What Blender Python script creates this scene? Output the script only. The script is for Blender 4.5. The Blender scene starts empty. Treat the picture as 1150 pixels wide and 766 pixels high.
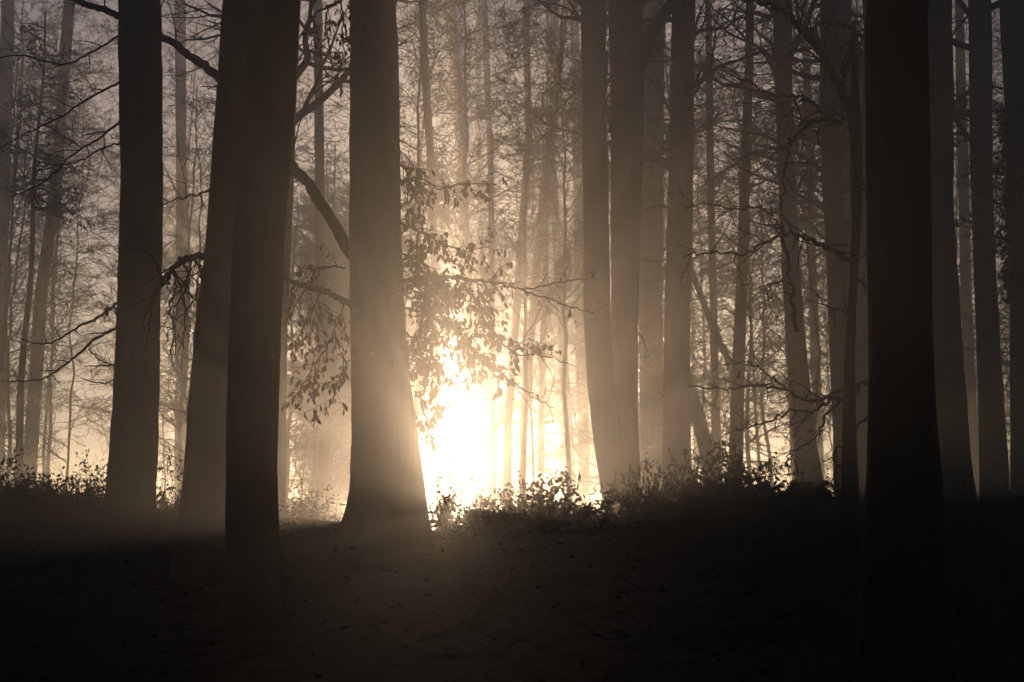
import bpy, math, random
import numpy as np
from mathutils import Vector, Matrix, Euler

SC = bpy.context.scene
COL = SC.collection
R = math.radians
W0, H0, F = 1150.0, 766.0, 1388.0          # the photograph's frame, focal length in its pixels
PITCH = R(9.0)
EYE = 1.5
CT, ST = math.cos(PITCH), math.sin(PITCH)

# ------------------------------------------------------------------ helpers
def ray(px, py):
    u, v = (px - W0 / 2) / F, (H0 / 2 - py) / F
    return np.array([u, CT - v * ST, ST + v * CT])

def at(px, py, d):
    """world point seen at a pixel, at d metres ahead of the viewpoint"""
    r = ray(px, py)
    return r * (d / r[1]) + np.array([0, 0, EYE])

def px_size(px, py, d):
    r = ray(px, py)
    return (d / r[1]) / F                       # metres per pixel there

def smooth(a, b, x):
    t = np.clip((np.asarray(x, float) - a) / (b - a), 0, 1)
    return t * t * (3 - 2 * t)

RIDGE_Y = 20.0
_prof = [(-900, 560), (-300, 562), (0, 566), (110, 576), (230, 584), (340, 585), (400, 590), (480, 597), (560, 595), (680, 592),
         (760, 580), (890, 566), (1000, 562), (1150, 558), (1450, 556), (2100, 556)]
_px = np.array([at(a, b, RIDGE_Y)[0] for a, b in _prof]); _pz = np.array([at(a, b, RIDGE_Y)[2] for a, b in _prof])

def ridge_z(x):
    acc = 0
    for o in (-.7, -.35, 0, .35, .7):
        acc = acc + np.interp(np.asarray(x) + o, _px, _pz)
    return acc / 5

def bumps(x, y):
    return (0.045 * np.sin(x * 1.3 + 0.7 * y + 1.0) * np.sin(y * 1.1 - 0.4 * x + 2.0)
            + 0.025 * np.sin(2.9 * x + 1.7 * y) * np.sin(3.3 * y - 1.1 * x + .5)
            + 0.06 * np.sin(.33 * x + .5) * np.sin(.27 * y + 1.2)
            + .11 * np.exp(-((y - 20.0) / 2.6) ** 2) * (np.sin(1.9 * x + .6 * np.sin(1.1 * x) + .4 * y) * np.sin(.83 * x + 1.0) - .45)
            + .30 * np.exp(-((y - 20) / 1.6) ** 2 - ((x + 3.45) / .7) ** 2))

def ground_z(x, y):
    x = np.asarray(x, float); y = np.asarray(y, float)
    zr = ridge_z(x * RIDGE_Y / np.maximum(y, RIDGE_Y))
    s = y / RIDGE_Y
    up = np.where(s < 0, zr * s * .55, zr * (s + .10 * np.sin(np.clip(s, 0, 1) * math.pi)))
    down = zr - 0.012 * (y - RIDGE_Y) - .25 * smooth(20, 30, y)
    q = x + .019 * y
    rise = (2.3 + .5 * np.sin(.9 * q + .23 * y) + .3 * np.sin(2.1 * q)) * smooth(58, 82, y) * (smooth(-3.4, -7.5, q) + smooth(4.5, 10.0, q))  # far banks added beside the sun corridor to block the bright low sky
    z = np.where(y < RIDGE_Y, up, down + rise)
    return z + bumps(x, y) * np.where(np.abs(y - RIDGE_Y) < 3, .6, 1)

class MB:
    """collects tubes and leaves; build() links them as one mesh object"""
    def __init__(self):
        self.v, self.f, self.n = [], [], 0
    def add(self, v, f):
        self.v.append(np.asarray(v, float)); self.f.append(np.asarray(f, int) + self.n); self.n += len(v)
    def tube(self, pts, rad, k=4, lobes=None):
        pts = np.asarray(pts, float); rad = np.asarray(rad, float); n = len(pts)
        T = np.gradient(pts, axis=0); T /= np.linalg.norm(T, axis=1)[:, None] + 1e-9
        m = pts[-1] - pts[0]
        ref = np.eye(3)[int(np.argmin(np.abs(m)))]
        U = np.cross(T, ref); U /= np.linalg.norm(U, axis=1)[:, None] + 1e-9
        V = np.cross(T, U)
        a = np.arange(k) * 2 * math.pi / k
        rr = rad[:, None] * np.ones((1, k))
        if lobes is not None: rr = rr * lobes(pts, a)
        ring = pts[:, None, :] + rr[:, :, None] * (np.cos(a)[None, :, None] * U[:, None, :] + np.sin(a)[None, :, None] * V[:, None, :])
        i = np.arange(n - 1)[:, None] * k; j = np.arange(k)[None, :]; j2 = (j + 1) % k
        f = np.stack([i + j, i + j2, i + k + j2, i + k + j], axis=-1).reshape(-1, 4)
        self.add(ring.reshape(-1, 3), f)
    def leaves(self, p, axis, normal, L, Wd, fold=.25):
        """p, axis, normal: (n,3); each leaf two quads folded along the midrib"""
        p = np.asarray(p, float); ax = np.asarray(axis, float); n = len(p)
        if n == 0: return
        ax = ax / (np.linalg.norm(ax, axis=1)[:, None] + 1e-9)
        sd = np.cross(ax, normal); sd /= np.linalg.norm(sd, axis=1)[:, None] + 1e-9
        nm = np.cross(sd, ax)
        L = np.asarray(L, float)[:, None]; Wd = np.asarray(Wd, float)[:, None]
        base = p; tip = p + ax * L - nm * L * .18
        m1 = p + ax * L * .36; m2 = p + ax * L * .72 - nm * L * .06
        lift = nm * Wd * fold
        a1 = p + ax * L * .40 + sd * Wd * .5 + lift; a2 = p + ax * L * .74 + sd * Wd * .36 + lift * .7 - nm * L * .06
        b1 = p + ax * L * .40 - sd * Wd * .5 + lift; b2 = p + ax * L * .74 - sd * Wd * .36 + lift * .7 - nm * L * .06
        v = np.stack([base, m1, m2, tip, a1, a2, b1, b2], axis=1).reshape(-1, 3)
        o = np.arange(n)[:, None] * 8
        f = np.concatenate([o + np.array([[0, 4, 5, 1]]), o + np.array([[1, 5, 3, 2]]), o + np.array([[0, 1, 2, 6]]), o + np.array([[6, 2, 3, 7]])], axis=0)
        self.add(v, f)
    def arrays(self):
        return np.concatenate(self.v), np.concatenate(self.f)
    def mesh(self, name, m, shade=True):
        v, f = self.arrays()
        me = bpy.data.meshes.new(name)
        me.vertices.add(len(v)); me.vertices.foreach_set('co', v.astype(np.float32).ravel())
        me.loops.add(len(f) * 4); me.loops.foreach_set('vertex_index', f.astype(np.int32).ravel())
        me.polygons.add(len(f)); me.polygons.foreach_set('loop_start', np.arange(len(f), dtype=np.int32) * 4)
        me.polygons.foreach_set('use_smooth', np.full(len(f), shade))
        me.update(calc_edges=True)
        me.materials.append(m)
        return me
    def build(self, name, m, parent=None, shade=True):
        return link(name, self.mesh(name, m, shade), parent)

def link(name, me, parent=None):
    o = bpy.data.objects.new(name, me); COL.objects.link(o)
    if parent is not None: o.parent = parent
    return o

def thing(name, label, cat, loc=(0, 0, 0), group=None):
    o = bpy.data.objects.new(name, None); COL.objects.link(o)
    o.empty_display_size = .2
    o.location = [float(c) for c in loc]
    o['label'] = label; o['category'] = cat
    if group: o['group'] = group
    return o

# ------------------------------------------------------------------ materials
def new_mat(name):
    m = bpy.data.materials.new(name); m.use_nodes = True
    nt = m.node_tree; nt.nodes.clear()
    out = nt.nodes.new('ShaderNodeOutputMaterial')
    return m, nt, out

def bark(name, c1, c2, c3, scale=1.0, bump=.6):
    m, nt, out = new_mat(name); N = nt.nodes; Lk = nt.links
    tc = N.new('ShaderNodeTexCoord')
    mp = N.new('ShaderNodeMapping'); mp.inputs['Scale'].default_value = (6 * scale, 6 * scale, 1.6 * scale)
    Lk.new(tc.outputs['Object'], mp.inputs[0])
    n1 = N.new('ShaderNodeTexNoise'); n1.inputs['Scale'].default_value = 1.2; n1.inputs['Detail'].default_value = 8; n1.inputs['Roughness'].default_value = .65
    Lk.new(mp.outputs[0], n1.inputs['Vector'])
    n2 = N.new('ShaderNodeTexNoise'); n2.inputs['Scale'].default_value = .5; n2.inputs['Detail'].default_value = 4
    Lk.new(tc.outputs['Object'], n2.inputs['Vector'])
    cr = N.new('ShaderNodeValToRGB'); e = cr.color_ramp.elements
    e[0].position = .32; e[0].color = (*c1, 1); e[1].position = .68; e[1].color = (*c2, 1)
    Lk.new(n1.outputs['Fac'], cr.inputs[0])
    mx = N.new('ShaderNodeMix'); mx.data_type = 'RGBA'
    rp = N.new('ShaderNodeValToRGB'); rp.color_ramp.elements[0].position = .5; rp.color_ramp.elements[1].position = .68
    Lk.new(n2.outputs['Fac'], rp.inputs[0]); Lk.new(rp.outputs[0], mx.inputs['Factor'])
    Lk.new(cr.outputs[0], mx.inputs['A']); mx.inputs['B'].default_value = (*c3, 1)
    b = N.new('ShaderNodeBsdfPrincipled'); b.inputs['Roughness'].default_value = .9; b.inputs['Specular IOR Level'].default_value = .15
    Lk.new(mx.outputs['Result'], b.inputs['Base Color'])
    bp = N.new('ShaderNodeBump'); bp.inputs['Strength'].default_value = bump; bp.inputs['Distance'].default_value = .03
    Lk.new(n1.outputs['Fac'], bp.inputs['Height']); Lk.new(bp.outputs[0], b.inputs['Normal'])
    Lk.new(b.outputs[0], out.inputs['Surface'])
    return m

def plain(name, c, rough=.9):
    m, nt, out = new_mat(name); N = nt.nodes
    b = N.new('ShaderNodeBsdfDiffuse'); b.inputs['Color'].default_value = (*c, 1); b.inputs['Roughness'].default_value = .5
    nt.links.new(b.outputs[0], out.inputs['Surface'])
    return m

def leafmat(name, c1, c2, transl):
    m, nt, out = new_mat(name); N = nt.nodes; Lk = nt.links
    tc = N.new('ShaderNodeTexCoord')
    n1 = N.new('ShaderNodeTexNoise'); n1.inputs['Scale'].default_value = 3.5; n1.inputs['Detail'].default_value = 3
    Lk.new(tc.outputs['Object'], n1.inputs['Vector'])
    cr = N.new('ShaderNodeValToRGB'); e = cr.color_ramp.elements
    e[0].position = .35; e[0].color = (*c1, 1); e[1].position = .65; e[1].color = (*c2, 1)
    Lk.new(n1.outputs['Fac'], cr.inputs[0])
    d = N.new('ShaderNodeBsdfDiffuse'); t = N.new('ShaderNodeBsdfTranslucent'); mx = N.new('ShaderNodeMixShader')
    Lk.new(cr.outputs[0], d.inputs['Color']); Lk.new(cr.outputs[0], t.inputs['Color'])
    mx.inputs[0].default_value = transl
    Lk.new(d.outputs[0], mx.inputs[1]); Lk.new(t.outputs[0], mx.inputs[2]); Lk.new(mx.outputs[0], out.inputs['Surface'])
    return m

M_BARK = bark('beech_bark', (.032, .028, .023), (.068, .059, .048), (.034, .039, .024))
M_DARKBARK = bark('shaded_bark', (.018, .015, .013), (.040, .034, .028), (.020, .023, .016))  # beech bark darkened for nearest trunks; their shade is put into the colour
M_TWIG = plain('twig_bark', (.050, .042, .034))
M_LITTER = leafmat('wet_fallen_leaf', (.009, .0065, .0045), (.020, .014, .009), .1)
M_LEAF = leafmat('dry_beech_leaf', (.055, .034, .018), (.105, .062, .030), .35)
M_GREEN = leafmat('evergreen_leaf', (.022, .032, .014), (.055, .062, .028), .30)

def ground_mat():
    m, nt, out = new_mat('leaf_litter_soil'); N = nt.nodes; Lk = nt.links
    tc = N.new('ShaderNodeTexCoord')
    v = N.new('ShaderNodeTexVoronoi'); v.inputs['Scale'].default_value = 11
    Lk.new(tc.outputs['Object'], v.inputs['Vector'])
    n = N.new('ShaderNodeTexNoise'); n.inputs['Scale'].default_value = .7; n.inputs['Detail'].default_value = 8
    Lk.new(tc.outputs['Object'], n.inputs['Vector'])
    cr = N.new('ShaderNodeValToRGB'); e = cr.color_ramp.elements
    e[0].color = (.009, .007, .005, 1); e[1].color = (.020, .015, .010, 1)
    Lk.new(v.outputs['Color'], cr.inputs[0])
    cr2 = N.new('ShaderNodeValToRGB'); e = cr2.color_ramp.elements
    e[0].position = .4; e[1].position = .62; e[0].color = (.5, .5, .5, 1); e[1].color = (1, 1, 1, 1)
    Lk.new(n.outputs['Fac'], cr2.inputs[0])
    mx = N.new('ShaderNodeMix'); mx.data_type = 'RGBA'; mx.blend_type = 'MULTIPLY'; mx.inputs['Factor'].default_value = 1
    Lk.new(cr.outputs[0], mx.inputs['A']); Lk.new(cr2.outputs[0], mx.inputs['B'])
    b = N.new('ShaderNodeBsdfPrincipled'); b.inputs['Roughness'].default_value = .95; b.inputs['Specular IOR Level'].default_value = .05
    Lk.new(mx.outputs['Result'], b.inputs['Base Color'])
    bp = N.new('ShaderNodeBump'); bp.inputs['Strength'].default_value = .8; bp.inputs['Distance'].default_value = .04
    Lk.new(v.outputs['Distance'], bp.inputs['Height']); Lk.new(bp.outputs[0], b.inputs['Normal'])
    Lk.new(b.outputs[0], out.inputs['Surface'])
    return m

# ------------------------------------------------------------------ growing wood
def unit(v):
    return v / (np.linalg.norm(v) + 1e-9)

def grow(mb, rng, p, d, L, r, lev, top, wig=.16, trop=.0, step=.22, kids=7, ang=(35, 65), spread=(.35, .6), flat=.6, rmin=.004, sides=(6, 4, 3, 3), tips=None):
    """one branch and its side branches; lev 0 is the coarsest; top is the finest"""
    n = max(3, int(L / (step * (1 if lev < 2 else .7))))
    pts = [np.array(p, float)]; d = unit(np.array(d, float)); dirs = [d]
    st = L / n
    for i in range(n):
        d = d + rng.normal(0, wig, 3); d[2] += trop
        d = unit(d); pts.append(pts[-1] + d * st); dirs.append(d)
    t = np.linspace(0, 1, n + 1)
    rad = np.maximum(r * (1 - .82 * t), rmin * .8)
    mb.tube(pts, rad, sides[min(lev, 3)])
    if tips is not None and lev >= top - 1:
        for q in range(1, n + 1): tips.append((pts[q], dirs[q]))
    if lev >= top: return
    k = max(2, int(kids * (1 if lev == 0 else .8) * min(1.4, L / (1.0 if lev else 2.2)) + .5)) if lev < 2 else max(2, int(L / .16))
    side = rng.choice([-1, 1])
    for c in range(k):
        tt = .12 + .86 * (c + rng.random()) / k
        i = min(n, max(1, int(tt * n)))
        side = -side
        dd = dirs[i]
        h = np.cross(dd, [0, 0, 1.0])
        if np.linalg.norm(h) < .2: h = np.cross(dd, rng.normal(size=3))
        h = unit(h); vv = unit(np.cross(h, dd))
        ph = rng.normal(0, 1 - flat) * 1.6
        lat = unit(h * side * math.cos(ph) + vv * math.sin(ph))
        a = R(rng.uniform(*ang))
        nd = dd * math.cos(a) + lat * math.sin(a)
        nl = L * rng.uniform(*spread) * (1 - .55 * tt)
        if lev + 1 == top: nl = min(nl, .55)
        grow(mb, rng, pts[i], nd, max(nl, .08), max(rad[i] * .62, rmin), lev + 1, top, wig, trop * .5, step, kids, ang, spread, flat, rmin, sides, tips)

def trunk_lobes(seed, gz, flare_h=.9, flare=.0):
    rg = np.random.default_rng(seed); ph = rg.uniform(0, 6.28, 6)
    def f(pts, a):
        z = pts[:, 2][:, None]; A = a[None, :]
        w = (1 + .035 * np.sin(2 * A + ph[0] + .5 * z) + .028 * np.sin(3 * A + ph[1] - .8 * z) + .014 * np.sin(5 * A + ph[2] + 1.7 * z)
             + .010 * np.sin(7 * A + ph[4] + 4.1 * z) * np.sin(2.3 * z + ph[5]))
        rg2 = np.random.default_rng(seed + 999); nz = rg2.normal(0, 1, w.shape)
        nz = (nz + np.roll(nz, 1, 1) + np.roll(nz, -1, 1)); nz[1:-1] = (nz[:-2] + nz[1:-1] + nz[2:])
        w = w + .0042 * nz
        near = np.exp(-np.maximum(z - gz, 0) / (flare_h * .4))
        return w + near * flare * (.5 + .5 * np.sin(4 * A + ph[3]))
    return f

def trunk_rows(mb, rows, d, seed, top_h=18.0, sides=28, flare=.18, drift=0.0):
    """rows: (pixel y, left x, right x) down the trunk, at d metres; carried on to top_h and into the ground. Returns base, axis function"""
    rows = sorted(rows)
    z, x, r = [], [], []
    for py, xl, xr in rows:
        c = at((xl + xr) / 2, py, d)
        z.append(c[2]); x.append(c[0]); r.append((xr - xl) / 2 * px_size((xl + xr) / 2, py, d))
    z, x, r = np.array(z[::-1]), np.array(x[::-1]), np.array(r[::-1])
    gx = x[0]; gz = float(ground_z(gx, d))
    top_h = max(top_h, z[-1] + 1.2)
    zz = np.concatenate([np.linspace(gz - .35, z[-1], max(14, int((z[-1] - gz) / .10))), np.linspace(z[-1], top_h, 14)[1:]])
    slope = (x[-1] - x[max(0, len(x) - 3)]) / max(1e-3, z[-1] - z[max(0, len(x) - 3)])
    slope0 = (x[1] - x[0]) / max(1e-3, z[1] - z[0])
    def fx(q):
        q = np.asarray(q, float)
        return np.where(q > z[-1], x[-1] + slope * (q - z[-1]) * .8, np.where(q < z[0], x[0] + slope0 * (q - z[0]) * .5, np.interp(q, z, x)))
    def fr(q):
        q = np.asarray(q, float)
        b = np.where(q > z[-1], r[-1] * (1 - .72 * (q - z[-1]) / max(.1, top_h - z[-1])), np.interp(q, z, r))
        return b
    k = np.array([.25, .5, .25])
    xs, rs = fx(zz), fr(zz)
    for _ in range(2):
        xs[1:-1] = np.convolve(xs, k, 'valid'); rs[1:-1] = np.convolve(rs, k, 'valid')
    ys = d + drift * (zz - gz)
    base = np.array([gx, d, gz])
    pts = np.stack([xs, ys, zz], axis=1) - base
    mb.tube(pts, rs, sides, trunk_lobes(seed, 0, flare=flare))
    return base, (lambda q: np.array([float(fx(q)), d + drift * (q - gz), q])), (lambda q: float(fr(q))), z[-1]

def crown_limbs(mb, rng, axis, rad, z0, z1, n, Lr=(2.5, 4.5), up=(10, 50), base=np.zeros(3), top=3, kids=6, rmin=.006, trop=.012, az=None, wig=.15):
    for i in range(n):
        q = z0 + (z1 - z0) * (i + rng.random()) / n
        p = axis(q) - base
        a = rng.uniform(0, 2 * math.pi) if az is None else az(rng)
        e = R(rng.uniform(*up))
        d = np.array([math.cos(a) * math.cos(e), math.sin(a) * math.cos(e), math.sin(e)])
        r0 = rad(q)
        L = rng.uniform(*Lr)
        grow(mb, rng, p + d * r0 * .2, d, L, min(r0 * .45, .016 * L + .012), 0, top, wig, trop, .3, kids, rmin=rmin)

# ------------------------------------------------------------------ crown meshes kept for copying
CROWNS = []
for s in range(4):                                    # high crowns for the big trunks: from about 8 m upwards
    mb = MB(); rg = np.random.default_rng(40 + s)
    ax = lambda q: np.array([0, 0, q])
    crown_limbs(mb, rg, ax, lambda q: .22, 6.8, 16.5, 13, (3.0, 5.0), (10, 60), kids=6, rmin=.008, top=3)
    CROWNS.append(mb.mesh('crown', M_TWIG))

def slim_variant(seed, h=13.0, z0=2.2, n=20, r0=.11, kids=6, Lr=(1.8, 3.4), rmin=.0075, top=3, lean=.12, up=(5, 50)):
    rg = np.random.default_rng(seed)
    zs = np.linspace(-.3, h, 22)
    wx = np.cumsum(rg.normal(0, lean, 22)) * .5; wy = np.cumsum(rg.normal(0, lean, 22)) * .5
    wx -= np.interp(0, zs, wx); wy -= np.interp(0, zs, wy)
    rr = r0 * (1 - .8 * np.clip(zs / h, 0, 1)) * (1 + .5 * np.exp(-np.maximum(zs, 0) / .3))
    t = MB(); t.tube(np.stack([wx, wy, zs], 1), rr, 10)
    c = MB()
    ax = lambda q: np.array([np.interp(q, zs, wx), np.interp(q, zs, wy), q])
    crown_limbs(c, rg, ax, lambda q: float(np.interp(q, zs, rr)), z0, h, n, Lr, up, kids=kids, rmin=rmin, top=top)
    return t, c

SLIM = []
for s in range(6):
    t, c = slim_variant(100 + s, h=15 + s * .8, z0=(1.6, 3.0, 2.2, 3.6, 1.4, 2.8)[s], n=(42, 36, 42, 34, 42, 36)[s], kids=6, Lr=(1.8, 4.0), rmin=.0078,
                        r0=(.055, .08, .05, .085, .05, .07)[s], up=((0, 45), (10, 55), (-10, 40), (15, 60), (20, 65), (0, 50))[s])
    SLIM.append((t, c, t.mesh('trunk', M_BARK), c.mesh('crown', M_TWIG)))

# ------------------------------------------------------------------ the ground
def make_ground():
    nx, ny = 230, 260
    u = np.linspace(-1, 1, nx); xs = np.sign(u) * (np.abs(u) ** 1.7) * 66
    ys = np.concatenate([np.linspace(-18, 0, 20)[:-1], np.linspace(0, 30, 180)[:-1], np.linspace(30, 90, ny - 198)])
    X, Y = np.meshgrid(xs, ys)
    rg = np.random.default_rng(5)
    Z = ground_z(X, Y) + rg.normal(0, .012, X.shape)
    v = np.stack([X, Y, Z], -1).reshape(-1, 3)
    i = np.arange(len(ys) - 1)[:, None] * nx; j = np.arange(nx - 1)[None, :]
    f = np.stack([i + j, i + j + 1, i + nx + j + 1, i + nx + j], -1).reshape(-1, 4)
    mb = MB(); mb.add(v, f)
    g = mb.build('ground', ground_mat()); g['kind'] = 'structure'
make_ground()

def leaf_litter():
    rg = np.random.default_rng(9); mb = MB()
    n = 1200
    y = 2.5 + 21 * rg.random(n) ** .8; x = (rg.random(n) - .5) * (y * .95 + 3)
    z = ground_z(x, y) + .02 + rg.random(n) * .035
    a = rg.uniform(0, 6.28, n)
    ax = np.stack([np.cos(a), np.sin(a), rg.normal(0, .35, n)], 1)
    nm = np.stack([rg.normal(0, .5, n), rg.normal(0, .5, n), np.ones(n)], 1)
    mb.leaves(np.stack([x, y, z], 1), ax, nm, rg.uniform(.06, .11, n), rg.uniform(.03, .055, n))
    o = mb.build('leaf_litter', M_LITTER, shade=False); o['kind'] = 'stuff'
    o['label'] = 'dead brown leaves strewn over the dark forest floor'
leaf_litter()

def ridge_growth():
    """short dead stalks, grass and bramble bits along the crest"""
    rg = np.random.default_rng(19); mb = MB()
    for _ in range(1500):
        y = rg.uniform(17.5, 22.5); x = rg.uniform(-.5, .5) * y * 1.0
        b = np.array([x, y, float(ground_z(x, y)) - .02])
        h = rg.uniform(.06, .26) * (1.5 if rg.random() < .15 else 1)
        d = np.array([rg.normal(0, .45), rg.normal(0, .45), 1.0])
        p = [b]
        for k in range(3):
            d = d + rg.normal(0, .2, 3); p.append(p[-1] + unit(d) * h / 3)
        mb.tube(p, np.linspace(.006, .002, 4), 3)
    n = 4000
    y = rg.uniform(17.5, 22.5, n); x = rg.uniform(-.5, .5, n) * y
    z = ground_z(x, y) + rg.random(n) ** 2 * .16
    ax = rg.normal(size=(n, 3)); nm = rg.normal(size=(n, 3))
    mb.leaves(np.stack([x, y, z], 1), ax, nm, rg.uniform(.04, .09, n), rg.uniform(.025, .045, n))
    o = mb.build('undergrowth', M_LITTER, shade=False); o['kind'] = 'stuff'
    o['label'] = 'low dead stalks and leaves along the crest of the bank'
ridge_growth()

# ------------------------------------------------------------------ hand-drawn limbs
def spline(P, m=8):
    P = np.asarray(P, float)
    Q = np.vstack([2 * P[0] - P[1], P, 2 * P[-1] - P[-2]])
    out = []
    for i in range(1, len(Q) - 2):
        for t in np.linspace(0, 1, m, endpoint=False):
            a, b, c, d = Q[i - 1], Q[i], Q[i + 1], Q[i + 2]
            out.append(.5 * (2 * b + (c - a) * t + (2 * a - 5 * b + 4 * c - d) * t * t + (3 * b - a - 3 * c + d) * t ** 3))
    out.append(P[-1])
    return np.array(out)

def limb(mb, rng, pix, d, w0, w1, base, dd=0.0, sides=8, jit=.010):
    """a branch along pixel points, its depth running from d to d+dd; w0, w1 its width in pixels"""
    n = len(pix)
    P = np.array([at(a, b, d + dd * i / (n - 1)) for i, (a, b) in enumerate(pix)])
    P = spline(P, 7)
    P[1:-1] += rng.normal(0, jit, P[1:-1].shape)
    s = px_size(pix[0][0], pix[0][1], d)
    t = np.linspace(0, 1, len(P))
    r = (w0 + (w1 - w0) * t) / 2 * s * (1 + rng.normal(0, .05, len(P)))
    mb.tube(P - base, r, sides)
    return P - base, r

def twigs(mb, rng, P, r, n, L, t0=.1, t1=1.0, trop=0.0, top=2, up=None, tips=None, rmin=.0035, wig=.2, kids=6, step=.12, flat=.3):
    for i in range(n):
        t = t0 + (t1 - t0) * (i + rng.random()) / n
        k = min(len(P) - 2, int(t * (len(P) - 1)))
        ax = unit(P[k + 1] - P[k])
        lat = rng.normal(size=3) * np.array([1, .8, 1])
        if up is not None: lat = lat + np.array([0, 0, up])
        lat = unit(lat - ax * np.dot(lat, ax))
        a = R(rng.uniform(35, 75))
        grow(mb, rng, P[k], ax * math.cos(a) + lat * math.sin(a), L * rng.uniform(.5, 1.2), max(rmin * 1.2, min(r[k] * .6, .012)), 1, top, wig, trop, step, kids, rmin=rmin, flat=flat, tips=tips, sides=(6, 4, 4, 3))

def hang_leaves(mb, rng, tips, share, L=(.07, .11), droop=1.0):
    tips = [q for q in tips if rng.random() < share]
    if not tips: return
    p = np.array([q[0] for q in tips]) + rng.normal(0, .012, (len(tips), 3)); d = np.array([q[1] for q in tips])
    n = len(p)
    ax = d * .35 + rng.normal(0, .45, (n, 3)) + np.array([0, 0, -droop])
    nm = rng.normal(size=(n, 3))
    l = rng.uniform(*L, n) * np.clip(rng.normal(1, .22, n), .5, 1.5)
    mb.leaves(p, ax, nm, l, l * rng.uniform(.38, .55, n))

def put_crown(t, k, ax, z0, rot=0.0, sc=1.0):
    """a shared crown mesh on the trunk, turned to the trunk's lean"""
    base = np.array(t.location)
    a, b = ax(base[2] + 1), ax(base[2] + 12)
    lean = Vector(tuple(b - a)).normalized()
    o = link('crown', CROWNS[k % len(CROWNS)], t)
    q = Vector((0, 0, 1)).rotation_difference(lean)
    o.rotation_mode = 'QUATERNION'
    o.rotation_quaternion = q @ Euler((0, 0, rot)).to_quaternion()
    o.scale = (sc, sc, sc)
    o.location = (0, 0, z0 - 8)
    return o

def big_tree(label, rows, d, seed, top_h=17.0, mat=M_BARK, crown=0, flare=.18, sides=28, crown_on=True, sc=1.0):
    mb = MB()
    base, ax, rad, zt = trunk_rows(mb, rows, d, seed, top_h, sides, flare)
    t = thing('beech_tree', label, 'tree', base)
    mb.build('trunk', mat, t)
    if crown_on: put_crown(t, crown, ax, 8 + max(0, (d - 7) * .22 if d < 25 else 3.0), seed * 1.3, sc)
    return t, base, ax, rad

# the dark trunks in front -------------------------------------------------------
rng = np.random.default_rng(77)

# T1
T1, b1, ax1, rd1 = big_tree('dark trunk furthest left of the near trees, bare twigs reaching left from it',
    [(0, 135, 181), (100, 135, 182), (200, 136, 182), (300, 133, 181), (400, 129, 179), (500, 123, 177), (560, 119, 174), (620, 112, 172)], 16.0, 1, crown=0)
def t1_branches():
    for pix, w, n, L in (([(134, 92), (104, 108), (66, 132), (30, 150), (-12, 172)], 3.2, 10, .6), ([(136, 134), (108, 158), (84, 172), (48, 205), (10, 222)], 3.0, 10, .6),
                         ([(135, 160), (112, 168), (92, 180), (66, 186), (40, 181)], 2.5, 7, .5), ([(133, 340), (110, 357), (84, 369), (62, 383), (40, 386), (19, 378)], 3.6, 8, .28),
                         ([(131, 368), (108, 380), (84, 401), (62, 418), (40, 427), (2, 428)], 4.0, 9, .28), ([(100, 392), (112, 404), (131, 412)], 2.0, 4, .2), ([(131, 410), (112, 411), (94, 411)], 2.2, 4, .2),
                         ([(130, 425), (118, 431), (106, 429), (93, 425)], 2.0, 4, .18), ([(134, 40), (100, 60), (70, 72), (20, 62), (-20, 70)], 2.8, 8, .6)):
        mb = MB(); tips = []
        P, r = limb(mb, rng, pix, 15.9, w, 1.0, b1, dd=rng.uniform(-1.2, 1.0), sides=6, jit=.006)
        twigs(mb, rng, P, r, n, L, top=2 if L > .4 else 1, up=.25, tips=tips, rmin=.004)
        br = mb.build('branch', M_TWIG, T1)
        if pix[0][1] == 340:
            lf = MB(); hang_leaves(lf, rng, [(P[3] + rng.normal(0, .04, 3), np.array([0, 0, -1.])) for _ in range(9)], 1)
            lf.build('leaves', M_LEAF, br)
t1_branches()

# T2 and T3, the crossing pair
T2, b2, ax2, rd2 = big_tree('dark leaning trunk half hidden behind its closest neighbour, crooked drooping branch on its left',
    [(0, 249, 296), (100, 243, 293), (240, 233, 286), (270, 231, 285), (350, 222, 279), (430, 215, 274), (520, 209, 268), (600, 202, 262), (640, 198, 262)], 11.2, 2, crown=1)
def t2_branches():
    mb = MB(); P, r = limb(mb, rng, [(238, 291), (222, 288), (206, 291), (195, 301), (188, 315), (178, 322)], 11.2, 9, 3, b2, dd=-.5)
    twigs(mb, rng, P, r, 9, .8, trop=-.10, up=-.8, rmin=.0045)
    for pix in ([(220, 290), (226, 305), (222, 330), (206, 352), (186, 378)], [(205, 292), (212, 312), (204, 334), (192, 346), (182, 356)], [(195, 303), (198, 322), (190, 345), (196, 372), (190, 400)]):
        Q, q = limb(mb, rng, pix, 11.1, 3.2, 1.2, b2, dd=.4, sides=5)
        twigs(mb, rng, Q, q, 6, .45, trop=-.05, up=-.5, rmin=.004, top=2)
    mb.build('branch', M_TWIG, T2)
    mb = MB(); P, r = limb(mb, rng, [(237, 212), (222, 218), (205, 223), (184, 229)], 11.2, 3.0, 1.2, b2, dd=.8, sides=5)
    twigs(mb, rng, P, r, 7, .5, top=2); mb.build('branch', M_TWIG, T2)
t2_branches()
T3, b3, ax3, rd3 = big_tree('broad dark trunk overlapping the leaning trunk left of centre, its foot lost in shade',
    [(0, 282, 336), (100, 276, 331), (190, 268, 323), (270, 262, 318), (400, 258, 314), (520, 256, 311), (600, 256, 313), (650, 254, 316), (690, 250, 320)], 8.8, 3, mat=M_DARKBARK, crown=2)

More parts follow.
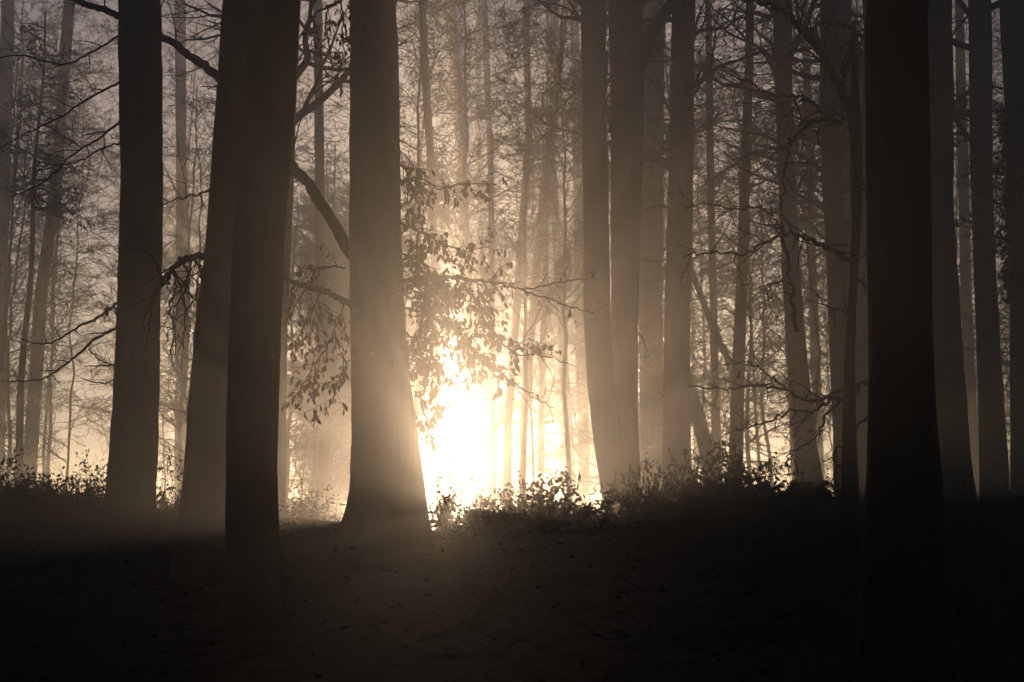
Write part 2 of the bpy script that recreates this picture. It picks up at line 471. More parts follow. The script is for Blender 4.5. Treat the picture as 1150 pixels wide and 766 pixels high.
# T4, the centre trunk with the long oblique limb
T4, b4, ax4, rd4 = big_tree('stout trunk with flared foot, sunlit on its right edge, leafy boughs both sides',
    [(0, 392, 445), (100, 392, 447), (270, 394, 450), (350, 395, 454), (400, 396, 458), (450, 396, 463), (500, 396, 470), (540, 394, 476), (570, 391, 480), (590, 385, 482), (606, 377, 486)], 16.0, 4, crown=3, flare=.05)
def t4_branches():
    mb = MB()
    P, r = limb(mb, rng, [(412, 306), (395, 287), (372, 247), (347, 208), (323, 181), (284, 130), (243, 85), (212, 62), (183, 42), (133, 18), (100, 5), (62, -8), (10, -30)], 16.1, 14.5, 7, b4, dd=1.2, sides=10, jit=.012)
    twigs(mb, rng, P, r, 16, 1.2, t0=.25, up=.3, rmin=.005, step=.16)
    mb.build('branch', M_BARK, T4)
    # lower left bough, leafy
    mb = MB(); tips = []
    P, r = limb(mb, rng, [(408, 352), (392, 341), (372, 330), (345, 322), (322, 314), (296, 300)], 15.8, 9, 4, b4, dd=-.6)
    for pix, n in (([(385, 336), (384, 355), (376, 372), (384, 398)], 7), ([(362, 326), (352, 344), (342, 366), (338, 385)], 7), ([(346, 322), (334, 340), (326, 360)], 5),
                   ([(376, 372), (366, 392), (352, 412), (342, 428), (328, 440)], 9), ([(384, 396), (388, 414), (380, 432), (370, 458)], 7), ([(388, 300), (368, 300), (350, 306), (330, 330)], 6)):
        Q, q = limb(mb, rng, pix, 15.5, 2.6, 1.0, b4, dd=rng.uniform(-.7, .3), sides=5)
        twigs(mb, rng, Q, q, int(n * 1.5), .36, top=2, up=-.4, tips=tips, rmin=.0035)
    br = mb.build('branch', M_TWIG, T4)
    lf = MB(); hang_leaves(lf, rng, tips, .75, (.06, .11)); lf.build('leaves', M_LEAF, br)
    # right bough, leafy and glowing
    mb = MB(); tips = []; bare = []
    P, r = limb(mb, rng, [(440, 318), (462, 314), (492, 310), (525, 313), (560, 318), (585, 325), (622, 318), (660, 312)], 15.9, 6, 1.2, b4, dd=.9)
    twigs(mb, rng, P, r, 22, .40, t0=.03, t1=.62, top=2, up=-.5, tips=tips); twigs(mb, rng, P, r, 6, .35, t0=.65, up=.2, top=2, tips=bare)
    for pix, n, leafy in (([(452, 345), (478, 352), (505, 368), (530, 378), (556, 376), (580, 384), (602, 392)], 11, 1), ([(450, 330), (470, 336), (500, 330), (528, 338), (552, 352)], 9, 1),
                          ([(452, 372), (470, 384), (486, 402), (494, 424)], 8, 1), ([(505, 368), (530, 392), (545, 410), (566, 420)], 7, 1), ([(450, 250), (474, 262), (500, 274), (522, 282), (552, 276)], 9, 1),
                          ([(450, 205), (470, 200), (495, 212), (520, 206), (558, 208)], 7, 1), ([(470, 262), (468, 282), (478, 300), (492, 320)], 7, 1), ([(447, 180), (458, 196), (466, 222), (462, 250)], 8, 1),
                          ([(478, 350), (486, 366), (484, 392), (488, 410)], 6, 1), ([(556, 376), (580, 398), (612, 400), (646, 412)], 6, 0), ([(545, 410), (576, 430), (600, 446), (622, 458)], 5, 0),
                          ([(466, 440), (474, 455), (480, 474), (486, 482)], 4, 1), ([(460, 314), (476, 332), (486, 352), (500, 372)], 8, 1), ([(520, 313), (528, 330), (540, 346), (546, 366)], 7, 1), ([(452, 285), (470, 300), (486, 316), (510, 330)], 8, 1), ([(490, 310), (500, 330), (498, 352), (508, 366)], 7, 1), ([(450, 380), (462, 396), (474, 410), (478, 430)], 6, 1), ([(530, 378), (526, 392), (530, 406), (524, 420)], 6, 1),
                          ([(585, 325), (612, 334), (640, 345), (668, 352)], 5, 0)):
        Q, q = limb(mb, rng, pix, 15.8, 3.0, 1.0, b4, dd=rng.uniform(-.5, .9), sides=5)
        twigs(mb, rng, Q, q, int(n * (2.4 if leafy else 1)), .36, top=2, up=-.35, tips=tips if leafy else bare)
    br = mb.build('branch', M_TWIG, T4)
    lf = MB(); hang_leaves(lf, rng, tips, .65, (.06, .12)); hang_leaves(lf, rng, tips, .55, (.045, .095), .8); hang_leaves(lf, rng, bare, .05, (.07, .1)); lf.build('leaves', M_LEAF, br)
    # hanging spray at the top between the trunks
    mb = MB(); tips = []
    P, r = limb(mb, rng, [(396, -24), (380, 2), (366, 8), (350, 20), (340, 48)], 15.5, 5, 1.5, b4, dd=-.5)
    for pix, n in (([(384, 0), (384, 24), (386, 50), (388, 78)], 8), ([(368, 8), (366, 34), (372, 62), (374, 92)], 9), ([(352, 18), (352, 40), (356, 56)], 6), ([(396, -10), (394, 20), (392, 46)], 6)):
        Q, q = limb(mb, rng, pix, 15.2, 2.4, 1.0, b4, dd=.2, sides=5); twigs(mb, rng, Q, q, n, .3, top=2, up=-.5, tips=tips)
    br = mb.build('branch', M_TWIG, T4)
    lf = MB(); hang_leaves(lf, rng, tips, .5, (.065, .11)); lf.build('leaves', M_LEAF, br)
t4_branches()

# T11, T12: the black pair on the right
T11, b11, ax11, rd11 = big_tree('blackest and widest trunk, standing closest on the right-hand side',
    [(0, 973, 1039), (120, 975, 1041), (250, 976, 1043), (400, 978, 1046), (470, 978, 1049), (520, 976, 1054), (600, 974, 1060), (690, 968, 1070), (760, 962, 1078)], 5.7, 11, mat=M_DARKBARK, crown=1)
T12, b12, ax12, rd12 = big_tree('dark grey trunk partly covered by the blackest trunk, to its right',
    [(0, 1012, 1068), (250, 1014, 1071), (400, 1018, 1079), (500, 1024, 1086), (580, 1026, 1094)], 20.5, 12, crown=2)

# T5, T6, T7: the hazy group right of the glow
T5, b5, ax5, rd5 = big_tree('slim hazy trunk curving down to the right, touching its stouter twin beside the glow',
    [(0, 652, 681), (120, 653, 682), (250, 655, 683), (350, 656, 685), (430, 660, 689), (500, 667, 697), (545, 674, 706), (590, 681, 714)], 31.0, 5, crown=0)
mb6 = MB()
b6, ax6, rd6, _ = trunk_rows(mb6, [(0, 683, 724), (80, 684, 723), (150, 686, 722), (300, 687, 718), (400, 685, 716), (480, 686, 717), (590, 688, 722)], 33.0, 6, 17, 28, .12)
T6 = thing('beech_tree', 'stout hazy trunk forking high up on its right side, beside the curved slim trunk', 'tree', b6)
mb6.build('trunk', M_BARK, T6); put_crown(T6, 1, ax6, 11, 2.2)
mb = MB(); P, r = limb(mb, rng, [(712, 90), (722, 60), (734, 34), (748, 12), (770, -20), (800, -70)], 33.0, 20, 9, b6, dd=-.3, sides=12); mb.build('branch', M_BARK, T6)
mb = MB(); P, r = limb(mb, rng, [(716, 372), (724, 385), (726, 398)], 32.6, 2.4, 1.4, b6, sides=5); tips = []
twigs(mb, rng, P, r, 5, .22, top=1, up=-.4, tips=tips); br = mb.build('branch', M_TWIG, T6)
lf = MB(); hang_leaves(lf, rng, tips, .5, (.09, .13)); lf.build('leaves', M_LEAF, br)
T7, b7, ax7, rd7 = big_tree('straight hazy trunk right of the twin trunks beside the glow',
    [(0, 754, 781), (150, 752, 779), (300, 748, 776), (400, 746, 775), (500, 744, 776), (585, 741, 780)], 33.5, 7, crown=3)
def t7_branches():
    mb = MB(); P, r = limb(mb, rng, [(752, 232), (735, 232), (718, 240), (704, 244)], 33.0, 3, 1, b7, dd=-1, sides=5); twigs(mb, rng, P, r, 6, .35, top=1); mb.build('branch', M_TWIG, T7)
    mb = MB(); P, r = limb(mb, rng, [(750, 292), (730, 293), (708, 290), (688, 292)], 33.0, 2.6, 1, b7, dd=-1, sides=5); twigs(mb, rng, P, r, 6, .35, top=1); mb.build('branch', M_TWIG, T7)
t7_branches()

# T10: the thin crooked dark tree before the right trunks
def crooked_tree():
    rg = np.random.default_rng(210); d = 13.0
    mb = MB(); base, ax, rad, zt = trunk_rows(mb, [(140, 955, 967), (200, 955, 968), (250, 957, 967), (330, 953, 962), (400, 949, 960), (480, 946, 961), (540, 946, 963), (600, 942, 968)], d, 10, float(at(960, 128, d)[2]), 14, .2)
    t = thing('young_tree', 'thin crooked near tree with gnarled twiggy branches, just left of the blackest trunk', 'tree', base)
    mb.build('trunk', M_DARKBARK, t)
    L = [([(961, 150), (950, 112), (938, 88), (922, 62), (906, 38), (888, 18), (868, 6), (842, 0), (810, -6)], 12, 4, 14, .75, 0, .4),
         ([(944, 98), (952, 70), (957, 50), (958, 40), (975, 42), (990, 38)], 6, 2.5, 8, .5, -.2, .2),
         ([(962, 45), (954, 30), (930, 27), (912, 24)], 3, 1.4, 6, .4, .2, .1),
         ([(958, 128), (940, 138), (915, 118), (900, 108), (880, 108), (850, 98), (822, 80), (795, 60)], 5, 1.6, 14, .65, .3, .2),
         ([(936, 130), (908, 140), (892, 155), (884, 172), (880, 200), (878, 235), (876, 262)], 4, 2.2, 10, .45, -.2, -.2),
         ([(954, 292), (938, 283), (920, 275), (902, 266), (884, 262), (860, 272), (835, 284), (800, 284), (768, 288)], 6, 1.8, 16, .6, -.4, .3),
         ([(880, 262), (868, 244), (850, 232), (826, 236), (800, 230), (770, 232)], 3, 1.4, 10, .5, .3, .2),
         ([(877, 250), (884, 290), (890, 330), (895, 372)], 4, 4.6, 3, .2, 0, 0),
         ([(884, 316), (868, 318), (862, 330), (866, 346)], 2.2, 1.2, 5, .25, 0, -.3),
         ([(948, 436), (930, 446), (910, 452), (882, 438), (850, 434), (815, 437), (772, 434)], 5, 1.4, 15, .42, -.5, .1),
         ([(948, 446), (930, 450), (912, 462), (888, 462), (860, 474), (835, 482), (825, 482)], 4, 1.3, 12, .36, .2, .0),
         ([(882, 438), (868, 424), (850, 412), (836, 406), (812, 410)], 2.5, 1.1, 8, .3, .2, .2),
         ([(946, 448), (925, 470), (918, 490), (890, 506), (884, 520)], 3, 1.2, 9, .3, -.3, -.2),
         ([(960, 432), (976, 430), (990, 433)], 4, 2, 6, .3, -.6, 0), ([(962, 478), (976, 470), (986, 478)], 3, 1.4, 6, .3, -.6, -.2),
         ([(962, 208), (975, 204), (990, 198)], 3.4, 1.6, 5, .3, -.5, .2), ([(958, 310), (968, 318), (974, 330)], 3, 1.4, 5, .22, -.5, -.4),
         ([(948, 500), (936, 512), (940, 530), (930, 545)], 3, 1.2, 7, .25, -.3, 0), ([(960, 360), (952, 352), (930, 345), (916, 330)], 3, 1.3, 7, .4, .3, .2)]
    lf = MB()
    for k, (pix, w0, w1, n, l, dd, up) in enumerate(L):
        m2 = MB(); tips = []
        P, r = limb(m2, rg, pix, d, w0, w1, base, dd=dd, sides=8, jit=.014)
        twigs(m2, rg, P, r, n, l, t0=.06, up=up, top=2, tips=tips, rmin=.0038, wig=.26, kids=7, flat=.1)
        br = m2.build('branch', M_DARKBARK if w0 > 5 else M_TWIG, t)
        if k in (9, 12, 13, 16):
            lf = MB(); hang_leaves(lf, rg, tips, .05, (.06, .1))
            if lf.n: lf.build('leaves', M_LEAF, br)
crooked_tree()

# paler trunks standing further back -----------------------------------------------
def back_tree(label, rows, d, seed, variant, sc=1.0, rot=0.0, z0=None, flare=.12, mat=M_BARK, top_h=16.0, high=False):
    mb = MB(); base, ax, rad, zt = trunk_rows(mb, rows, d, seed, top_h, 18, flare)
    t = thing('bare_tree', label, 'tree', base)
    mb.build('trunk', mat, t)
    a, b = ax(base[2] + 1), ax(base[2] + 9)
    lean = Vector(tuple(b - a)).normalized()
    o = link('crown', CROWNS[variant % 4] if high else SLIM[variant % 6][3], t)
    o.rotation_mode = 'QUATERNION'
    o.rotation_quaternion = Vector((0, 0, 1)).rotation_difference(lean) @ Euler((0, 0, rot)).to_quaternion()
    o.scale = (sc, sc, sc)
    return t

back_tree('pale trunk leaning left, standing alone right of the straight hazy trunk', [(0, 868, 889), (150, 872, 891), (300, 878, 898), (400, 885, 906), (500, 891, 917), (565, 894, 928)], 35, 31, 0, 1.2, .4, high=True)
back_tree('grey trunk directly behind the thin crooked tree', [(0, 921, 939), (100, 921, 943), (200, 923, 946), (300, 928, 951), (400, 932, 957), (500, 937, 963), (580, 938, 966)], 30, 32, 1, 1.1, 1.4, high=True)
back_tree('faint trunk glimpsed at the top between the grey trunk and the blackest one', [(0, 939, 957), (150, 941, 957), (300, 946, 962), (400, 952, 968), (580, 958, 976)], 42, 33, 2, 1.2, 2.4, high=True)
back_tree('hazy trunk at the left flank of the blackest trunk', [(0, 972, 992), (300, 960, 984), (400, 956, 982), (580, 952, 984)], 36, 34, 3, 1.2, 3.1, high=True)
back_tree('pale trunk standing clear to the right of the black pair', [(0, 1088, 1112), (150, 1090, 1114), (250, 1092, 1116), (400, 1097, 1123), (500, 1101, 1130), (570, 1102, 1135)], 29, 35, 0, 1.1, .9, high=True)
back_tree('dim slim trunk between the black pair and the pale trunk on the right', [(0, 1072, 1082), (300, 1078, 1090), (420, 1082, 1095), (570, 1086, 1102)], 45, 36, 1, 1.0, 2.9)
back_tree('slender hazy trunk just right of the broad dark left-hand trunk', [(0, 318, 338), (100, 315, 333), (240, 309, 328), (400, 303, 322), (560, 300, 321), (590, 298, 322)], 22, 37, 2, 1.0, 3.3, high=True)
back_tree('faint leaning trunk in the bright mist at the far left', [(0, 72, 84), (150, 61, 73), (240, 52, 65), (330, 40, 53), (510, 26, 42), (580, 20, 40)], 46, 38, 4, 1.0, .3)
back_tree('dim thick trunk at the left picture edge in drifting mist', [(0, 2, 16), (200, -3, 11), (560, -14, 4)], 54, 39, 5, 1.1, 2.0)
back_tree('wide pale trunk in the sunbeam just right of the stout flared trunk', [(0, 498, 511), (150, 510, 523), (300, 517, 528), (480, 527, 537), (590, 530, 541)], 84, 42, 2, 1.1, 2.8, high=True)
back_tree('slender dark stem nearest the right edge of the stout flared trunk', [(0, 470, 478), (100, 474, 483), (200, 481, 489), (300, 484, 493), (590, 490, 500)], 52, 43, 3, 1.0, 5.0)
back_tree('slim upright trunk crossing the middle of the glow', [(0, 587, 594), (150, 590, 598), (300, 579, 588), (480, 566, 575), (590, 564, 574)], 62, 44, 1, 1.0, 2.2)
back_tree('slim trunk bowed outward, right of the middle of the glow', [(0, 632, 640), (120, 618, 627), (220, 606, 615), (350, 594, 603), (480, 583, 592), (590, 582, 591)], 64, 45, 4, 1.0, .8)
back_tree('slim stem leaning right at its top, nearest the curved slim trunk', [(0, 622, 629), (200, 612, 619), (400, 606, 613), (590, 602, 610)], 68, 71, 1, .9, 1.3, high=True)
back_tree('slim stem leaning left at the top, beside the leafy bough of the flared trunk', [(0, 540, 547), (200, 548, 555), (400, 550, 556), (590, 550, 557)], 72, 72, 2, .9, 4.3, high=True)
back_tree('faint trunk in the upper beam between two slender stems', [(0, 534, 540), (150, 534, 540), (300, 538, 544), (590, 545, 552)], 82, 46, 0, 1.0, 3.8)
back_tree('thin straight trunk at the top of the glow, left of the curved slim trunk', [(0, 612, 620), (150, 614, 622), (300, 622, 632), (590, 636, 650)], 72, 47, 5, 1.0, 4.4)
back_tree('very faint trunk in the glow close to the curved slim trunk', [(0, 640, 650), (300, 645, 657), (590, 650, 664)], 74, 48, 2, 1.0, 5.4)
back_tree('misty trunk seen between the forked trunk and the straight one', [(0, 722, 746), (160, 722, 746), (300, 716, 744), (400, 718, 744), (590, 716, 750)], 52, 49, 3, 1.1, 1.9, high=True)
back_tree('slim trunk in the haze with a long limb slanting up to the left', [(0, 838, 847), (80, 836, 846), (260, 829, 841), (420, 822, 836), (580, 816, 834)], 40, 50, 0, 1.1, 1.0)
back_tree('thin distant stem between the straight hazy trunk and the slanting limb', [(0, 792, 799), (200, 794, 802), (400, 798, 807), (590, 800, 812)], 50, 51, 5, 1.0, 2.6)
back_tree('thin distant trunk seen through twigs left of the thin crooked tree', [(0, 900, 908), (250, 906, 915), (580, 916, 928)], 54, 52, 1, 1.0, 3.9)
back_tree('faint trunk in the gap between furthest left trunk and leaning trunk', [(0, 196, 208), (200, 198, 210), (580, 196, 212)], 58, 53, 2, 1.0, 4.9)
back_tree('faint stem seen past the long oblique limb, left of the flared trunk', [(0, 352, 362), (250, 354, 365), (590, 356, 370)], 46, 54, 3, 1.0, .2)
back_tree('pale trunk on the right picture edge past the ivy covered tree', [(0, 1160, 1184), (300, 1158, 1184), (570, 1154, 1186)], 34, 55, 0, 1.1, 1.7)

def leaning():
    """fallen limbs and leaners that prop against the slim haze trunk and the straight one"""
    for lab, pix, d, w0, w1 in (('bare leaning pole slanting up leftward from the slim haze trunk', [(822, 560), (824, 430), (806, 380), (790, 340), (776, 300), (764, 250)], 46, 9, 6),
                                ('thick leaning dead stem sloping down right beside the straight hazy trunk', [(806, 575), (792, 500), (778, 450), (764, 400), (752, 350)], 44, 19, 13)):
        g = MB(); x, y, _ = at(*pix[0], d); base = np.array([x, d, float(ground_z(x, d))])
        P, r = limb(g, rng, pix, d, w0, w1, base, dd=.6, sides=10)
        ex = np.vstack([[P[0][0], P[0][1], -.3], P]); g = MB(); g.tube(ex, np.concatenate([[r[0] * 1.1], r]), 10)
        t = thing('leaning_trunk', lab, 'dead tree', base)
        g.build('trunk', M_BARK, t)
        c = MB(); twigs(c, rng, P, r, 9, .9, up=.5, top=2, rmin=.006, step=.2); c.build('crown', M_TWIG, t)
leaning()

def ivy_tree():
    rg = np.random.default_rng(301); d = 25.0
    mb = MB(); base, ax, rad, zt = trunk_rows(mb, [(0, 1124, 1152), (100, 1128, 1156), (200, 1132, 1160), (400, 1136, 1168), (570, 1136, 1176)], d, 61, 15, 20, .15)
    t = thing('ivy_covered_tree', 'ivy clad trunk with hanging leafy tangle at the right picture edge', 'tree', base)
    mb.build('trunk', M_BARK, t)
    lf = MB(); n = 2600
    q = rg.uniform(base[2] + 4.4, 10.5, n); a = rg.uniform(0, 6.28, n)
    rr = np.array([rad(z) for z in q]) * rg.uniform(.95, 1.0 + .9 * rg.random(n) ** 2)
    cx = np.array([ax(z)[0] for z in q])
    p = np.stack([cx + np.cos(a) * rr, d + np.sin(a) * rr, q], 1) - base
    lf.leaves(p, np.stack([np.cos(a), np.sin(a), -1.2 * np.ones(n)], 1) + rg.normal(0, .4, (n, 3)), rg.normal(size=(n, 3)), rg.uniform(.07, .13, n), rg.uniform(.05, .1, n))
    lf.build('ivy', M_GREEN, t)
    for k in range(7):
        z = rg.uniform(base[2] + 4.5, 9.5); s = MB(); tips = []; a0 = rg.uniform(2.2, 4.1)
        grow(s, rg, ax(z) - base, np.array([math.cos(a0), math.sin(a0) * .6, .15]), rg.uniform(1.0, 1.9), .03, 0, 2, .22, -.02, .2, 7, rmin=.006, tips=tips)
        br = s.build('branch', M_TWIG, t); l = MB(); hang_leaves(l, rg, tips, .5, (.07, .12)); l.build('leaves', M_GREEN, br)
ivy_tree()

def holly():
    rg = np.random.default_rng(302); d = 36.0; x = float(at(46, 100, d)[0]); z = float(ground_z(x, d))
    t = thing('evergreen_tree', 'tall dense evergreen dimmed by mist at the upper left', 'tree', (x, d, z))
    tr = MB(); zz = np.linspace(-.3, 16, 24); tr.tube(np.stack([.05 * np.sin(zz), 0 * zz, zz], 1), .13 * (1 - .8 * zz / 16), 10); tr.build('trunk', M_BARK, t)
    c = MB(); tips = []
    for k in range(46):
        q = rg.uniform(9.6, 15.6); a = rg.uniform(0, 6.28)
        grow(c, rg, np.array([0, 0, q]), np.array([math.cos(a), math.sin(a), rg.uniform(-.1, .5)]), rg.uniform(.9, 1.7) * (1.15 - .5 * (q - 9.6) / 6), .03, 0, 2, .2, -.01, .25, 7, rmin=.006, tips=tips)
    c.build('crown', M_TWIG, t)
    lf = MB(); hang_leaves(lf, rg, tips, .75, (.09, .16), .4); lf.build('leaves', M_GREEN, t)
holly()

# filler trees seen only as stems and twig webs ------------------------------------
SUN_PX = (517, 574)
sray = ray(*SUN_PX); SUN = sray / np.linalg.norm(sray)
LANES = ((-14.0, -8.8), (-2.4, 5.5), (7.5, 10.5), (13.5, 16))
def open_lane(x, y):
    q = x - SUN[0] / SUN[1] * y
    return any(a < q < b for a, b in LANES)
TALL = []
for s in range(3):
    t, c = slim_variant(300 + s, h=21 + s, z0=5.6, n=40, r0=.085, kids=6, Lr=(2.2, 4.4), rmin=.0085, up=(35, 72), lean=.09)
    TALL.append((t, c, t.mesh('trunk', M_BARK), c.mesh('crown', M_TWIG)))
BROAD = []
for s in range(2):
    t, c = slim_variant(340 + s, h=20 + s, z0=7.6, n=34, r0=.10, kids=7, Lr=(3.0, 5.4), rmin=.0088, up=(20, 65), lean=.10)
    BROAD.append((t, c, t.mesh('trunk', M_BARK), c.mesh('crown', M_TWIG)))
def copy_slim(k, x, y, rot, sc, label, group):
    v = SLIM[k] if k < 6 else TALL[k - 6] if k < 9 else BROAD[k - 9]
    t = thing('slender_tree', label, 'tree', (x, y, float(ground_z(x, y))), group)
    t.rotation_euler = (0, 0, rot); t.scale = (sc, sc, sc)
    link('trunk', v[2], t); link('crown', v[3], t)
fr = np.random.default_rng(500)
def fill(px0, px1, y0, y1, n, label, group, kinds=(0, 6)):
    for i in range(n):
        px = px0 + (px1 - px0) * (i + .15 + .7 * fr.random()) / n
        for _ in range(30):
            y = fr.uniform(y0, y1); x = (px - W0 / 2) / F * y * 1.02
            if kinds[0] or not open_lane(x, y): break
        copy_slim(int(fr.integers(*kinds)), x, y, fr.uniform(0, 6.28), fr.uniform(.85, 1.2), label, group)
fill(-60, 118, 36, 56, 5, 'thin twiggy tree dissolving in the bright mist left of all near trunks', 'twiggy trees in the left mist')
fill(180, 240, 44, 62, 3, 'thin twiggy tree in the gap behind the drooping crooked branch', 'twiggy trees behind the crooked branch')
fill(330, 385, 46, 60, 2, 'thin twiggy tree behind the long oblique limb and leafy bough', 'twiggy trees behind the oblique limb')
fill(615, 655, 62, 74, 2, 'thin twiggy tree in the glow beside the curved slim trunk', 'twiggy trees beside the curved slim trunk')
fill(700, 870, 44, 58, 7, 'thin twiggy tree in the haze between the straight trunk and the pale leaning one', 'twiggy trees right of the straight trunk')
fill(880, 975, 38, 54, 5, 'thin twiggy tree behind the thin crooked tree', 'twiggy trees behind the crooked tree')
fill(1070, 1210, 32, 50, 5, 'thin twiggy tree in grey haze right of the black pair', 'twiggy trees right of the black pair')

fill(578, 655, 60, 78, 2, 'slender stem with upright twigs fanning out above the glow', 'fan twigged stems above the glow', (6, 9))
fill(462, 650, 42, 52, 4, 'slim tree with a broad web of twigs high above the glow', 'broad webbed trees above the glow', (9, 11))
fill(700, 960, 40, 58, 5, 'slender stem with upright twigs high in the haze right of the twin trunks', 'fan twigged stems right of the twin trunks', (6, 9))
fill(-20, 250, 36, 56, 4, 'slender stem with upright twigs high in the haze left of the flared trunk', 'fan twigged stems left of the flared trunk', (6, 9))

def far_wood():
    rg = np.random.default_rng(600); mb = MB()
    tc = [(np.concatenate([v[0].arrays()[0], v[1].arrays()[0]]), np.concatenate([v[0].arrays()[1], v[1].arrays()[1] + v[0].n])) for v in FARV]
    for i in range(30):
        y = rg.uniform(50, 84); x = rg.uniform(-.5, .5) * (y * .98)
        if open_lane(x, y): continue
        v, f = tc[i % len(tc)]
        a = rg.uniform(0, 6.28); s = rg.uniform(.85, 1.25)
        m = np.array([[math.cos(a), -math.sin(a), 0], [math.sin(a), math.cos(a), 0], [0, 0, 1]]) * s
        mb.add(v @ m.T + np.array([x, y, float(ground_z(x, y))]), f)
    for i in range(22):  # trees added to block sun, dimming the gap left of the flared trunk
        q = rg.uniform(-8.6, -2.6); y = rg.uniform(56, 86); x = q + SUN[0] / SUN[1] * y
        v, f = tc[i % len(tc)]
        mb.add(v * np.array([1, 1, .8]) + np.array([x, y, float(ground_z(x, y)) - 1.2]), f)
    for i in range(34):  # unseen wood behind the camera, put in to block sky light
        a = rg.uniform(R(150), R(390)); q = rg.uniform(7, 17)
        x, y = q * math.cos(a), q * math.sin(a)
        if y > -3 and abs(x) < 9 + .6 * y: continue
        if y < -17: continue
        v, f = tc[i % len(tc)]
        mb.add(v + np.array([x, y, float(ground_z(x, y))]), f)
    o = mb.build('far_wood', M_TWIG); o['kind'] = 'stuff'; o['label'] = 'far wood of bare trees fading into the lit mist, with unseen trees added to block light'
FARV = [slim_variant(700 + s, h=21 + 2 * s, z0=2.5, n=36, r0=.14, kids=5, rmin=.0125, top=3, Lr=(2.5, 5.0)) for s in range(3)]
far_wood()

# bushes -----------------------------------------------------------------------------
def bush_meshes(seed, h, w, n, leaf, L=(.05, .09), share=.6):
    rg = np.random.default_rng(seed); s = MB(); tips = []
    for i in range(n):
        a = rg.uniform(0, 6.28); q = rg.random() ** .6
        p = np.array([math.cos(a), math.sin(a) * .7, 0]) * q * w * .32
        d = np.array([math.cos(a) * q * w / h * .8, math.sin(a) * q * .6, 1.0]) + rg.normal(0, .18, 3)
        grow(s, rg, p - np.array([0, 0, .05]), d, h * rg.uniform(.45, 1.1) * (1.1 - .35 * q), .008, 1, 2, .2, .0, .12, 6, rmin=.0035, tips=tips, spread=(.3, .6), flat=.2)
    me = s.mesh('stems', M_TWIG)
    l = MB(); hang_leaves(l, rg, tips, share, L, .25)
    if leaf is M_GREEN: hang_leaves(l, rg, tips, share * .8, (.06, .11), .4)
    return me, l.mesh('leaves', leaf, shade=False)
BUSH = [bush_meshes(800, 1.0, 1.1, 60, M_GREEN, share=1), bush_meshes(801, .9, 1.3, 64, M_GREEN, share=1), bush_meshes(802, 1.1, .9, 40, M_GREEN, share=.6), bush_meshes(803, 1.0, .7, 16, M_LEAF, share=.12)]
def bush(label, k, px, d, h, w=None, rot=0.0):
    x = float(at(px, 580, d)[0]); w = w or h
    t = thing('bush', label, 'bush', (x, d, float(ground_z(x, d)) - .03)); t.rotation_euler = (0, 0, rot); t.scale = (w, w, h)
    link('stems', BUSH[k][0], t); link('leaves', BUSH[k][1], t)
bush('dark leafy bush at the left picture edge on the bank', 2, 4, 20.8, 1.0, 1.0)
bush('leafy bush second from the left picture edge on the bank', 1, 48, 21.0, 1.0, .95, 1.0)
bush('leafy bush just left of the furthest left near trunk', 2, 96, 20.4, .95, .9, 2.2)
bush('small leafy bush between the two leftmost bushes', 0, 26, 20.0, .8, .85, 5.6)
bush('twiggy half bare bush behind the leaf bushes at far left', 3, 74, 22.0, 1.4, 1.0, 1.9)
bush('sparse thin stemmed bush right of the furthest left near trunk', 3, 184, 20.5, 1.35, 1.0, .5)
bush('small low leafy bush near the foot of the furthest left near trunk', 2, 84, 18.2, .5, .8, 1.7)
bush('short leafy bush hard against the leaning trunk', 2, 205, 21.5, 1.1, 1.1, 2.5)
bush('small sprig bush on the crest left of the flared foot', 3, 372, 21, .62, .9, 3.0)
bush('low leafy bush right of the flared foot before the brightest light', 2, 499, 19.6, 1.05, 1.05, .9)
bush('low leafy bush in the middle of the brightest light', 1, 543, 19.4, .9, 1.05, 1.9)
bush('leafy bush in the glow between the lowest bush and the tallest one', 0, 583, 19.6, .8, 1.0, 2.7)
bush('rounded leafy bush at the right of the brightest light, tallest there', 0, 622, 19.6, 1.2, 1.15, .2)
bush('leafy bush touching the foot of the curved slim trunk', 1, 664, 20.2, .7, 1.1, 4.2)
bush('thin leafy bush between the forked trunk and the straight one', 0, 730, 20.6, 1.25, .9, 3.6)
bush('tall pointed leafy bush right of the straight hazy trunk', 0, 797, 20.0, 1.5, 1.0, 5.2)
bush('wide leafy bush on the crest between straight and pale leaning trunk', 0, 834, 20.0, 1.2, 1.25, 2.9)
bush('low leafy bush at the foot of the pale leaning trunk', 1, 874, 20.5, .75, 1.2, 1.1)
bush('small bush at the foot of the thin crooked tree', 2, 925, 21, .55, .9, .4)
bush('bare sprig bush right of the black pair', 3, 1105, 19.5, .8, .9, 2.0)
bush('low sprig bush at the right picture edge', 3, 1146, 20.5, .5, .9, 4.4)

bush('low sprawling bush on the near slope below the leftmost bushes', 0, 30, 18.0, .55, 1.1, .7)
bush('low bush on the near slope between left edge and furthest left near trunk', 1, 66, 19.0, .7, 1.2, 3.9)
bush('small bush in the hollow between furthest left trunk and leaning trunk', 1, 190, 18.8, .6, .9, 5.0)
bush('low bush on the hump behind the broad dark trunk', 2, 335, 20.2, .6, 1.0, 1.4)
bush('low bush at the foot of the straight hazy trunk', 0, 762, 19.6, .7, 1.1, 3.3)
bush('low bush on the crest before the grey trunk', 1, 905, 20.8, .6, 1.1, .9)
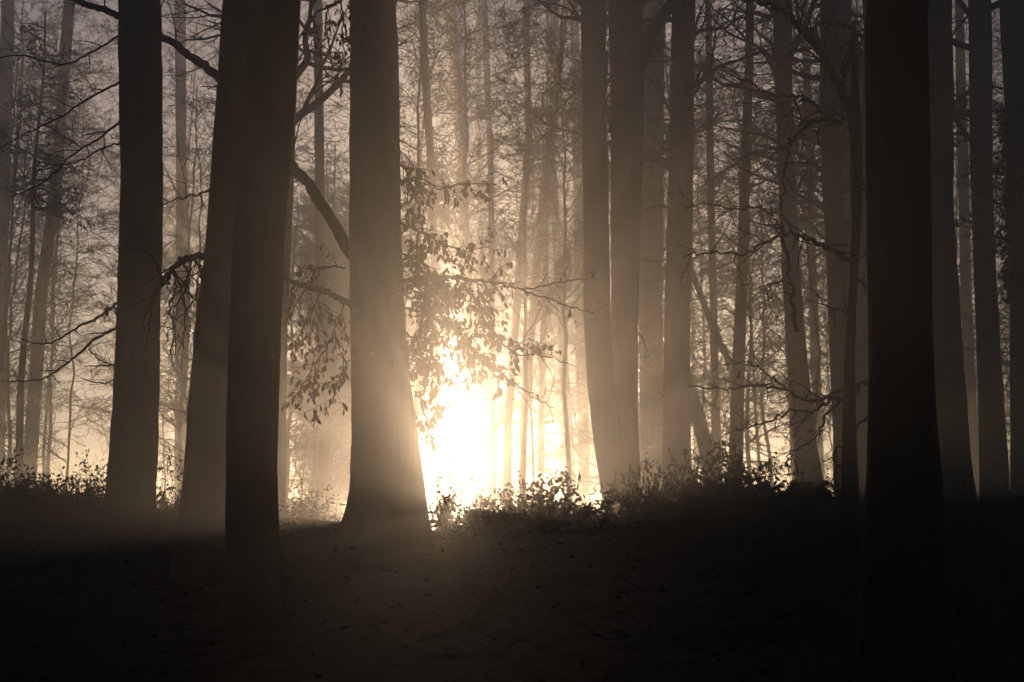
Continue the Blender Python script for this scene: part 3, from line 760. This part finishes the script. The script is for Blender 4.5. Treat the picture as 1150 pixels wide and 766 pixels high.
# ------------------------------------------------------------------ air, sky, sun, camera
def haze(density):
    x0, x1, y0, y1 = -68.0, 68.0, -27.0, 93.0
    z0 = min(float(ground_z(np.linspace(-66, 66, 200)[None, :], np.linspace(-18, 90, 200)[:, None]).min()) - 1.0, -2.5); z1 = Z_TOP
    v = [(x, y, z) for z in (z0, z1) for y in (y0, y1) for x in (x0, x1)]
    f = [(0, 2, 3, 1), (4, 5, 7, 6), (0, 1, 5, 4), (2, 6, 7, 3), (0, 4, 6, 2), (1, 3, 7, 5)]
    m, nt, out = new_mat('mist')
    pv = nt.nodes.new('ShaderNodeVolumePrincipled')
    pv.inputs['Color'].default_value = (.93, .93, .93, 1); pv.inputs['Density'].default_value = density; pv.inputs['Anisotropy'].default_value = G_ANI
    nt.links.new(pv.outputs[0], out.inputs['Volume'])
    mb = MB(); mb.add(np.array(v), np.array(f)); o = mb.build('haze', m, shade=False); o['kind'] = 'stuff'; o['label'] = 'pale morning mist filling the wood'
    o.display_type = 'WIRE'
G_ANI = .84
bpy.context.view_layer.update()
Z_TOP = max((o.matrix_world @ Vector(c)).z for o in SC.objects if o.type == 'MESH' for c in o.bound_box) + .5
haze(.0140)

elev = math.asin(SUN[2]); az = math.atan2(SUN[0], SUN[1])
w = bpy.data.worlds.new('World'); SC.world = w; w.use_nodes = True
nt = w.node_tree; nt.nodes.clear()
sky = nt.nodes.new('ShaderNodeTexSky'); sky.sky_type = 'NISHITA'; sky.sun_disc = False
sky.sun_elevation = elev; sky.sun_rotation = az; sky.air_density = 1.0; sky.dust_density = 0.0; sky.ozone_density = 3.2
bg = nt.nodes.new('ShaderNodeBackground'); bg.inputs['Strength'].default_value = .15
wo = nt.nodes.new('ShaderNodeOutputWorld')
nt.links.new(sky.outputs[0], bg.inputs['Color']); nt.links.new(bg.outputs[0], wo.inputs['Surface'])

sd = bpy.data.lights.new('sun', 'SUN'); sd.energy = 4.7; sd.angle = R(.5); sd.color = (1.0, .675, .405)
so = bpy.data.objects.new('sun', sd); COL.objects.link(so)
so.rotation_euler = Vector(tuple(-SUN)).to_track_quat('-Z', 'Y').to_euler()
so.location = tuple(SUN * 60)

cd = bpy.data.cameras.new('camera'); cam = bpy.data.objects.new('camera', cd); COL.objects.link(cam)
cd.sensor_width = 36; cd.lens = 36 * F / W0; cd.clip_start = .05; cd.clip_end = 2000
cam.location = (0, 0, EYE); cam.rotation_euler = (R(90) + PITCH, 0, 0)
SC.camera = cam

SC.render.engine = 'CYCLES'
cy = SC.cycles
cy.max_bounces = 4; cy.diffuse_bounces = 1; cy.glossy_bounces = 1; cy.transmission_bounces = 2; cy.volume_bounces = 0; cy.transparent_max_bounces = 4
cy.use_denoising = True; cy.denoiser = 'OPENIMAGEDENOISE'; cy.denoising_prefilter = 'ACCURATE'
cy.sample_clamp_indirect = 4
cy.use_adaptive_sampling = False
vs = SC.view_settings
vs.view_transform = 'Standard'; vs.look = 'None'; vs.exposure = 0.33; vs.gamma = 1.0; vs.use_curve_mapping = False
SC.display_settings.display_device = 'sRGB'
